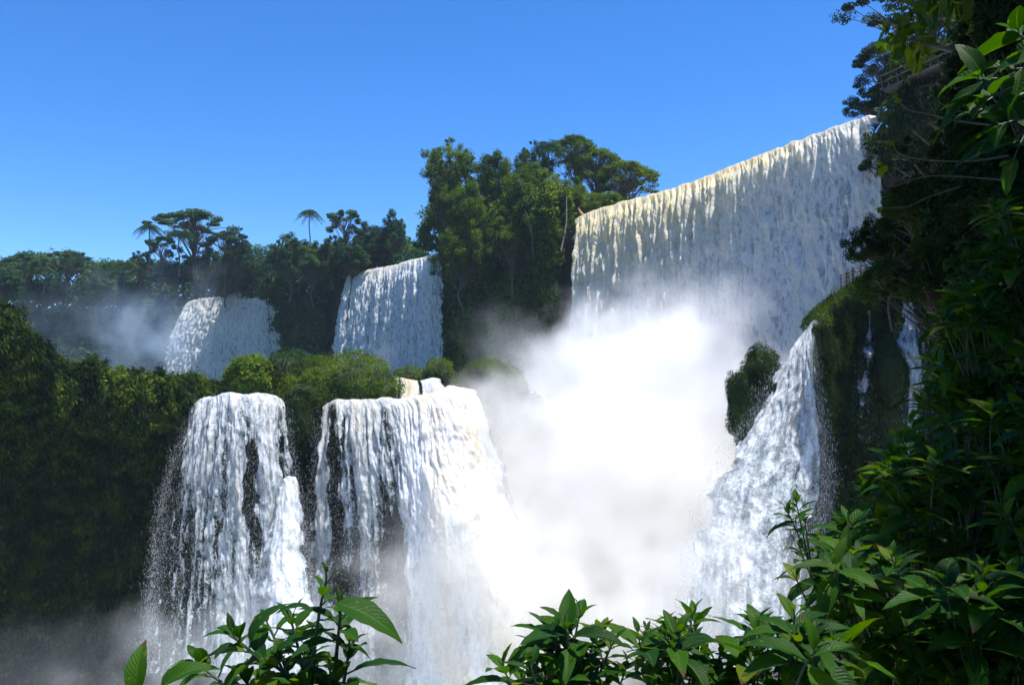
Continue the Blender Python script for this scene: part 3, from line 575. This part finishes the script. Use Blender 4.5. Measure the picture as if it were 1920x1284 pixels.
def person(px, py, D, label, shirt, hairc, arm):
    top=P(px,py,D); z0=-1.72; root=empty('person',(top[0],top[1],top[2]+z0),label=label,cat='person')
    J={'pel':(0,0,.95),'ab':(0,0,1.12),'ch':(0,0,1.35),'nk':(0,0,1.5),'hd':(0,-.01,1.62),'tp':(0,0,1.71)}
    for s,n in ((-1,'l'),(1,'r')):
        J['hip'+n]=(s*.09,0,.9);J['kn'+n]=(s*.1,-.02,.5);J['an'+n]=(s*.1,.02,.08);J['toe'+n]=(s*.12,-.14,.03)
        J['sh'+n]=(s*.18,0,1.42);J['el'+n]=(s*.25,-.05-.12*arm,1.15);J['wr'+n]=(s*.2,-.3*arm-.02,1.02+.1*arm);J['ha'+n]=(s*.19,-.36*arm-.03,.95+.15*arm)
    E=[('pel','ab'),('ab','ch'),('ch','nk'),('nk','hd'),('hd','tp')]
    for n in 'lr': E+=[('pel','hip'+n),('hip'+n,'kn'+n),('kn'+n,'an'+n),('an'+n,'toe'+n),('ch','sh'+n),('sh'+n,'el'+n),('el'+n,'wr'+n),('wr'+n,'ha'+n)]
    rad={'pel':.13,'ab':.12,'ch':.14,'nk':.055,'hd':.095,'tp':.06,'hip':.085,'kn':.055,'an':.04,'toe':.035,'sh':.06,'el':.042,'wr':.03,'ha':.035}
    K=list(J); me=bpy.data.meshes.new('body'); me.from_pydata([J[k] for k in K],[(K.index(a),K.index(b)) for a,b in E],[]); o=bpy.data.objects.new('body',me); COL.objects.link(o); o.parent=root
    md=o.modifiers.new('skin','SKIN'); 
    for i,k in enumerate(K):
        v=me.skin_vertices[0].data[i]; rr_=rad.get(k, rad.get(k[:-1],.05)); v.radius=(rr_,rr_); v.use_root=(k=='pel')
    o.modifiers.new('sub','SUBSURF').levels=1
    m,nt,out,nd,L=newmat('clothed_figure'); tc=nd('ShaderNodeTexCoord'); sp=nd('ShaderNodeSeparateXYZ'); L(tc.outputs['Object'],sp.inputs[0])
    f1=math_(nd,L,'GREATER_THAN',sp.outputs[2],1.46); f2=math_(nd,L,'LESS_THAN',sp.outputs[2],.98); c=mixc(nd,L,f1,shirt,(.25,.15,.11)); c=mixc(nd,L,f2,c,(.04,.05,.09))
    pb=nd('ShaderNodeBsdfPrincipled',Roughness=.8); L(c,pb.inputs['Base Color']); L(pb.outputs[0],out.inputs[0]); me.materials.append(m)
    G=blob(0,(.105,.115,.1),12,.1)+np.array([0,.015,1.665]); mesh('hair',G,gridf(*G.shape[:2])[:,::-1],plain('hair',hairc),root)
    root.rotation_euler=(0,0,px*.3)
person(1590,505,83.5,'person in a reddish-brown top leaning at the outer end of the lookout railing',(.12,.06,.05),(.03,.02,.015),1.)
person(1599,501,84.,'taller person in a dark blue top behind the railing, middle of the three',(.05,.06,.14),(.02,.015,.01),.6)
person(1614,497,85.,'person in grey standing apart, nearest to the dark trees',(.1,.1,.11),(.04,.025,.015),.3)

# ------------------------------------------------------------------ near large-leaved shrubs
def leafmesh_mat():
    m,nt,out,nd,L = newmat('large_leaf'); g=nd('ShaderNodeNewGeometry'); uv=nd('ShaderNodeUVMap'); sp=nd('ShaderNodeSeparateXYZ'); L(uv.outputs[0],sp.inputs[0])
    ax=math_(nd,L,'ABSOLUTE',math_(nd,L,'SUBTRACT',sp.outputs[0],.5))
    v=math_(nd,L,'SINE',math_(nd,L,'MULTIPLY_ADD',math_(nd,L,'MULTIPLY_ADD',ax,-.55,sp.outputs[1]),75.,0.))
    mid=math_(nd,L,'LESS_THAN',ax,.03)
    c=ramp(nd,L,g.outputs['Random Per Island'],[(0,(.006,.032,.002)),(.5,(.013,.058,.003)),(.88,(.03,.09,.004)),(1,(.09,.125,.008))])
    nz=nd('ShaderNodeTexNoise',Scale=60.,Detail=3.); L(g.outputs['Position'],nz.inputs['Vector'])
    c=mixc(nd,L,math_(nd,L,'MULTIPLY',math_(nd,L,'GREATER_THAN',nz.outputs[0],.66),.5),c,(.14,.13,.03))
    c=mixc(nd,L,math_(nd,L,'MULTIPLY',mid,.35),c,(.08,.15,.03))
    tipb=math_(nd,L,'MULTIPLY',math_(nd,L,'GREATER_THAN',math_(nd,L,'MULTIPLY_ADD',nz.outputs[0],.25,sp.outputs[1]),1.0),math_(nd,L,'GREATER_THAN',g.outputs['Random Per Island'],.72)); c=mixc(nd,L,tipb,c,(.07,.04,.012))
    p=nd('ShaderNodeBsdfPrincipled',Roughness=.5); p.inputs['Specular IOR Level'].default_value=.12; L(c,p.inputs['Base Color'])
    bp=nd('ShaderNodeBump',Strength=.22,Distance=.003); L(v,bp.inputs['Height']); L(bp.outputs[0],p.inputs['Normal'])
    t=nd('ShaderNodeBsdfTranslucent'); hs=nd('ShaderNodeHueSaturation',Hue=.48,Saturation=1.15,Value=2.2); L(c,hs.inputs['Color']); L(hs.outputs[0],t.inputs[0])
    mx=nd('ShaderNodeMixShader',Fac=.4); L(p.outputs[0],mx.inputs[1]); L(t.outputs[0],mx.inputs[2]); L(mx.outputs[0],out.inputs[0]); return m
M['leaf']=leafmesh_mat(); M['stem']=plain('green_stem',(.03,.06,.02)); M['twig']=plain('twig',(.09,.08,.05))
tl=np.linspace(0,1,10); sl=np.linspace(-1,1,7)
def leaves(bases, dirs, ups, Ls, W=.3, droop=.5):
    n=len(bases); d=unit(dirs); u_=unit(ups-(ups*d).sum(1)[:,None]*d); s=np.cross(d,u_)
    wp=(np.sin(np.pi*tl**.85)**.8*(1-.35*tl))*W*.62; wp[0]=.012; wp[-1]=.002
    T,S=np.meshgrid(tl,sl,indexing='ij'); wv=wp[:,None]*S*(1+.05*np.sin(T*60))
    dr=rng.uniform(.5,1.5,n)*droop; fold=rng.uniform(.15,.5,n); tw=rng.normal(size=n)*.25; crv=rng.normal(size=n)*.12
    x=T*(1-.25*T[None]*0)+0*T; 
    ang=dr[:,None,None]*T[None]; xx=np.sin(np.clip(ang,1e-4,9))/np.clip(dr[:,None,None],1e-4,9); zz=-(1-np.cos(ang))/np.clip(dr[:,None,None],1e-4,9)
    zz=zz+np.abs(wv)[None]*fold[:,None,None]+tw[:,None,None]*wv[None]*T[None]+.012*np.sin(T*22+S*2)*np.abs(S)
    yy=wv[None]+crv[:,None,None]*T[None]**2
    V=bases[:,None,None]+Ls[:,None,None,None]*(d[:,None,None]*xx[...,None]+s[:,None,None]*yy[...,None]+u_[:,None,None]*zz[...,None])
    f=gridf(10,7); Fc=(f[None]+np.arange(n)[:,None,None]*70).reshape(-1,4)
    uv=np.broadcast_to(np.stack([S*.5+.5,T],-1)[None],(n,10,7,2)).reshape(-1,2)
    return V.reshape(-1,3),Fc,uv
def shrub(label, base, tips, leafL=.17, W=.32, per=9, cat='shrub', name='shrub', droop=.7, sr=.006, len_leafy=.4, group=None):
    root=empty(name,base,label=label,cat=cat,group=group); sm=MB(); B=[];Dr=[];Up=[];Ls=[]
    for t in tips:
        t=np.asarray(t,float); r_=rng; L_=np.linalg.norm(t-base); mid=(base+t)/2+np.array([0,0,.18*L_])*r_.uniform(-.2,1)+r_.normal(size=3)*.06*L_
        c=bez(np.asarray(base,float),mid,t,14); sm.tube(c-base,np.linspace(sr*1.6,sr*.4,14),6); ax=unit(c[-1]-c[-2]); ax=unit(ax+np.array([0,0,.5]))
        s1=unit(np.cross(ax,[.3,.2,1.])); s2=np.cross(ax,s1); ph=r_.uniform(0,6.28)
        k=int(per*r_.uniform(.75,1.25)); tsc=r_.uniform(.6,1.15)
        for i in range(k):
            a=ph+i*2.4; f=i/k; sp=(.25+1.1*f)
            dd=unit(ax*math.cos(sp*1.25)+ (s1*math.cos(a)+s2*math.sin(a))*math.sin(sp*1.25))
            back_=f*len_leafy*min(L_,.5)*.55; j=c[-1]-unit(c[-1]-c[-3])*back_
            B.append(j-base+dd*.012);Dr.append(dd);Up.append(ax*.6+np.array([0,0,.8]));Ls.append(leafL*tsc*(.35+.75*min(1,f*1.8))*r_.uniform(.75,1.2))
            sm.tube([j-base,j-base+dd*.02],[sr*.35,sr*.3],4)
    V,Fc,uv=leaves(np.array(B),np.array(Dr),np.array(Up),np.array(Ls),W,droop)
    sm.build('stem',M['stem'],root); mesh('foliage',V,Fc,M['leaf'],root,uv=uv); return root
def tips(lst): return [P(*q) for q in lst]
def rtips(poly, n, d0, d1):
    """random tips inside a photo region, poly = [(py, pxmin, pxmax)]"""
    ys=[p[0] for p in poly]; o=[]
    for _ in range(n):
        y=rng.uniform(ys[0],ys[-1]); a=np.interp(y,ys,[p[1] for p in poly]); b=np.interp(y,ys,[p[2] for p in poly]); x=a+(b-a)*rng.random()
        o.append(P(x,y,rng.uniform(d0,d1)*(1.0)))
    return o
# bottom centre-left plant
rt=shrub('large-leaved plant standing alone before the veil-like fall',P(600,1560,1.9),tips([(640,1135,1.75),(612,1085,1.8),(545,1160,1.9),(500,1165,2.0),(440,1195,1.8),(585,1210,1.95),(655,1215,1.8),(520,1235,1.8),(370,1245,1.9),(620,1270,1.75),(460,1275,1.9),(560,1290,1.75)]),.112,.36,11,droop=.9,sr=.006)
V,Fc,uv=leaves(np.array([P(628,1130,1.68),P(255,1300,1.6),P(300,1290,1.7)]),np.array([[.9,-.2,-.12],[-.1,0,1],[.75,.0,.75]]),np.array([[.1,-.5,1],[0,-1,.3],[0,-.5,1]]),np.array([.15,.1,.12]),.36,1.0)
mesh('foliage',V-np.tile(np.array(rt.location),(1,1)),Fc,M['leaf'],rt,uv=uv)
# bottom right band
shrub('leafy shrub with round-tipped sprays at the low edge, before the white plume',P(1060,1500,3.),rtips([(1165,1045,1110),(1200,1000,1170),(1284,940,1180)],18,2.8,3.3)+tips([(1088,1150,3.),(940,1245,3.),(1055,1180,3.1),(1130,1185,3.1)]),.15,.36,9)
shrub('middle shrub of the low green band under the plume',P(1270,1500,3.2),rtips([(1165,1230,1330),(1200,1180,1350),(1290,1160,1370)],20,3.,3.6)+tips([(1300,1150,3.3),(1255,1165,3.3),(1210,1180,3.3)]),.15,.34,9)
shrub('bushy shrub with big veined leaves where the band meets the hillside',P(1480,1500,3.1),rtips([(1160,1390,1530),(1200,1350,1600),(1290,1340,1620)],22,2.8,3.5)+tips([(1490,1150,2.8),(1530,1220,2.6),(1420,1170,3.2)]),.18,.38,9)
shrub('slender sprig reaching up in front of the shaded bluish fall',P(1560,1240,4.),tips([(1492,938,4.),(1475,955,4.05),(1510,980,4.),(1500,1030,3.9),(1520,1065,3.8),(1490,1080,3.7),(1535,1010,4.1)]),.14,.36,8)
labs=[('spreading shrub at the foot of the dark hillside',P(1700,1450,4.),[(1020,1560,1700),(1120,1510,1760),(1290,1600,1800)],34,3.4,4.6),
 ('broad shrub just over the foot of the hillside, beside the shaded trickles',P(1760,1250,5.),[(850,1650,1780),(930,1590,1800),(1040,1540,1800)],34,4.4,5.6),
 ('shrub with upright shoots against the shaded trickles',P(1820,1050,5.4),[(700,1730,1850),(800,1690,1880),(900,1660,1880)],30,4.8,6.),
 ('shrub with yellowish young leaves high on the hillside',P(1880,850,5.6),[(530,1790,1880),(620,1750,1910),(720,1750,1930)],28,5,6.2),
 ('dim shrub in the deep shade of the lower corner',P(1880,1500,3.6),[(1050,1760,1960),(1180,1780,1960),(1300,1760,1960)],24,3.2,4.),
 ('dark shrub at the picture edge halfway up the hillside',P(1960,1150,4.4),[(760,1840,1980),(900,1850,1980),(1040,1830,1980)],26,4,5.),
 ('shrub of small pointed leaves near the picture edge, under the overhanging branch',P(1980,700,5.5),[(380,1860,1980),(480,1850,1980),(600,1860,1980)],22,5,6.),]
for lb_,bs,poly,n,d0,d1 in labs: shrub(lb_,bs,rtips(poly,int(n*1.8),d0,d1),.19,.36,10,group='large-leaved shrubs of the hillside')
shrub('overhanging branch with very large veined leaves high in the corner',P(1990,150,2.5),tips([(1850,190,2.3),(1835,150,2.35),(1870,235,2.25),(1815,215,2.4),(1900,130,2.4),(1905,60,2.5),(1900,300,2.3)]),.15,.44,6,cat='branch',name='leafy_branch')
# bare twigs with yellow buds
for k,(pts,lb_) in enumerate([([(1682,184,9),(1700,205,9),(1745,215,9),(1790,226,9),(1860,235,9)],'bare twig tipped with a yellow bud, topmost of the twigs'),
    ([(1672,270,9),(1690,290,9),(1740,300,9),(1820,302,9),(1890,292,9)],'long thin bare twig crossing below the yellow-budded one'),
    ([(1655,312,10),(1668,350,10),(1740,330,10),(1850,335,10),(1890,340,10)],'bare twig with a small yellow-green leaf tuft at its bent tip'),
    ([(1648,390,11),(1700,388,11),(1740,370,11),(1800,350,11)],'bare twig reaching over the jutting small tree')]):
    W_=[P(*p) for p in pts]; b0=W_[-1]; r=empty('twig',b0,label=lb_,cat='twig'); q=MB(); q.tube([w-b0 for w in crom(W_,20)][::-1],np.linspace(.011,.004,20),5); q.build('stem',M['twig'],r)
    c=W_[0]-b0; dd=unit(rng.normal(size=(9,3))+np.array([-.5,0,.3])); V,Fc,uv=leaves(np.repeat(c[None],9,0),dd,np.tile([0,0,1.],(9,1)),np.full(9,.07 if k!=2 else .13),.45,.6); mesh('foliage',V,Fc,M['bright'],r,uv=uv)

# ------------------------------------------------------------------ mist and haze
def mist(name, px, py, D, rx, ry, rz, dens, sc, thr=.35, seed=0, soft=1.0, g=.2, col=(.995,.995,1.)):
    c=P(px,py,D); G=blob(0,(1,1,1),20,0.)
    o=mesh(name,G,gridf(20,40)[:,::-1],None); o.location=c; o.scale=(rx,ry,rz); tag(o,kind='stuff')
    m,nt,out,nd,L=newmat('mist'); tc=nd('ShaderNodeTexCoord'); ge=nd('ShaderNodeNewGeometry')
    ln=nd('ShaderNodeVectorMath',_operation='LENGTH'); L(tc.outputs['Object'],ln.inputs[0])
    nz=nd('ShaderNodeTexNoise',Scale=1./sc,Detail=4.,Roughness=.55,_noise_dimensions='4D'); nz.inputs['W'].default_value=seed; L(ge.outputs['Position'],nz.inputs['Vector'])
    n=math_(nd,L,'MULTIPLY_ADD',math_(nd,L,'SUBTRACT',nz.outputs[0],.5),2.6,0.)
    e=math_(nd,L,'SUBTRACT',1.,ln.outputs['Value'])                  # 1 at the centre, 0 at the skin
    x=math_(nd,L,'ADD',math_(nd,L,'MULTIPLY',e,1.9),math_(nd,L,'MULTIPLY',n,thr*2))
    x=math_(nd,L,'SUBTRACT',x,thr*.6)
    mr=nd('ShaderNodeMapRange',_interpolation_type='SMOOTHSTEP'); L(x,mr.inputs[0]); mr.inputs[1].default_value=0; mr.inputs[2].default_value=soft
    ed=nd('ShaderNodeMapRange',_interpolation_type='SMOOTHSTEP'); L(e,ed.inputs[0]); ed.inputs[1].default_value=0; ed.inputs[2].default_value=.35
    d=math_(nd,L,'MULTIPLY',math_(nd,L,'MULTIPLY',mr.outputs[0],ed.outputs[0]),dens)
    v=nd('ShaderNodeVolumePrincipled',Anisotropy=g); v.inputs['Color'].default_value=(*col,1); L(d,v.inputs['Density']); L(v.outputs[0],out.inputs['Volume'])
    o.data.materials.append(m); return o
mist('mist',1250,715,112,26,14,15.5,.38,6,.5,1,1.4)
mist('mist',1320,590,105,24,9,10,.085,4,.8,8,1.6)
mist('mist',1400,770,94,12,8,13,.17,5,.7,15,1.5)
mist('mist',1110,980,87,26,12,22,.36,5,.42,2,1.4,col=(.998,.992,.975))
mist('mist',940,1150,75,19,7,14,.22,4,.5,12,1.5,col=(.998,.992,.975))
mist('mist',895,1000,74,6,4,15,.2,3,.6,21,1.6,col=(.998,.985,.95))
mist('mist',1330,1150,73,15,9,11,.18,4,.7,3,1.5)
mist('mist',1370,1080,59,8,4,9,.13,3,.7,10,1.3)
mist('mist',540,1270,74,27,7,10,.11,4,.6,4,1.5,col=(.88,.94,1))
mist('mist',60,1290,68,18,7,7,.012,5,.6,14,1.5,col=(.8,.88,1))
mist('mist',260,620,232,44,22,26,.022,9,.7,5,1.5,col=(.6,.78,1))
mist('mist',280,640,226,19,14,15,.06,6,.7,19,1.5,col=(.7,.84,1))
mist('mist',960,700,140,13,16,16,.03,5,.6,7,1.5,col=(.9,.95,1))
mist('mist',730,690,190,16,8,8,.02,6,.7,17,1.5)
hz=MB(); hz.box((0,225,15),(860,540,115)); o=hz.build('haze',None,None,False); tag(o,kind='stuff')
m,nt,out,nd,L=newmat('haze'); v=nd('ShaderNodeVolumePrincipled',Density=.00013,Anisotropy=.2); v.inputs['Color'].default_value=(.6,.8,1,1); L(v.outputs[0],out.inputs['Volume']); o.data.materials.append(m)
for ob in list(scene.objects):
    if ob.name.split('.')[0] in ('mist','haze'): ob.visible_shadow=True

# ------------------------------------------------------------------ light, sky, camera
sv=np.array([.27,-.03,.962]); sv/=np.linalg.norm(sv)
w=bpy.data.worlds.new('World'); scene.world=w; w.use_nodes=True; nt=w.node_tree; nt.nodes.clear()
o_=nt.nodes.new('ShaderNodeOutputWorld'); bg=nt.nodes.new('ShaderNodeBackground'); sk=nt.nodes.new('ShaderNodeTexSky'); sk.sky_type='NISHITA'; sk.sun_disc=False
sk.sun_elevation=math.asin(sv[2]); sk.sun_rotation=math.atan2(sv[0],sv[1]); sk.air_density=.85; sk.dust_density=.0; sk.ozone_density=4.5; sk.altitude=1200
hs=nt.nodes.new('ShaderNodeHueSaturation'); hs.inputs['Saturation'].default_value=1.27; hs.inputs['Hue'].default_value=.506
nt.links.new(sk.outputs[0],hs.inputs['Color']); nt.links.new(hs.outputs[0],bg.inputs[0]); nt.links.new(bg.outputs[0],o_.inputs[0]); bg.inputs[1].default_value=.135
sl_=bpy.data.lights.new('sun','SUN'); sl_.energy=5.0; sl_.angle=math.radians(.5); sl_.color=(1,.965,.91); so=bpy.data.objects.new('sun',sl_); COL.objects.link(so)
from mathutils import Vector
so.rotation_euler=Vector(sv).to_track_quat('Z','Y').to_euler()
cam=bpy.data.cameras.new('camera'); co=bpy.data.objects.new('camera',cam); COL.objects.link(co); scene.camera=co
cam.sensor_width=36; cam.lens=36*F/1920; cam.clip_end=3000; cam.clip_start=.05; co.location=(0,0,0); co.rotation_euler=(math.pi/2+TH,0,0)
scene.view_settings.view_transform='Standard'; scene.view_settings.look='None'; scene.view_settings.gamma=1; scene.view_settings.use_curve_mapping=False
scene.view_settings.exposure=.85
scene.render.engine='CYCLES'; cy=scene.cycles
cy.use_denoising=True; cy.use_adaptive_sampling=True; cy.adaptive_threshold=.02
cy.max_bounces=10; cy.diffuse_bounces=3; cy.glossy_bounces=2; cy.transmission_bounces=3; cy.transparent_max_bounces=16; cy.volume_bounces=8
cy.volume_step_rate=1.; cy.volume_max_steps=128; cy.caustics_reflective=False; cy.caustics_refractive=False
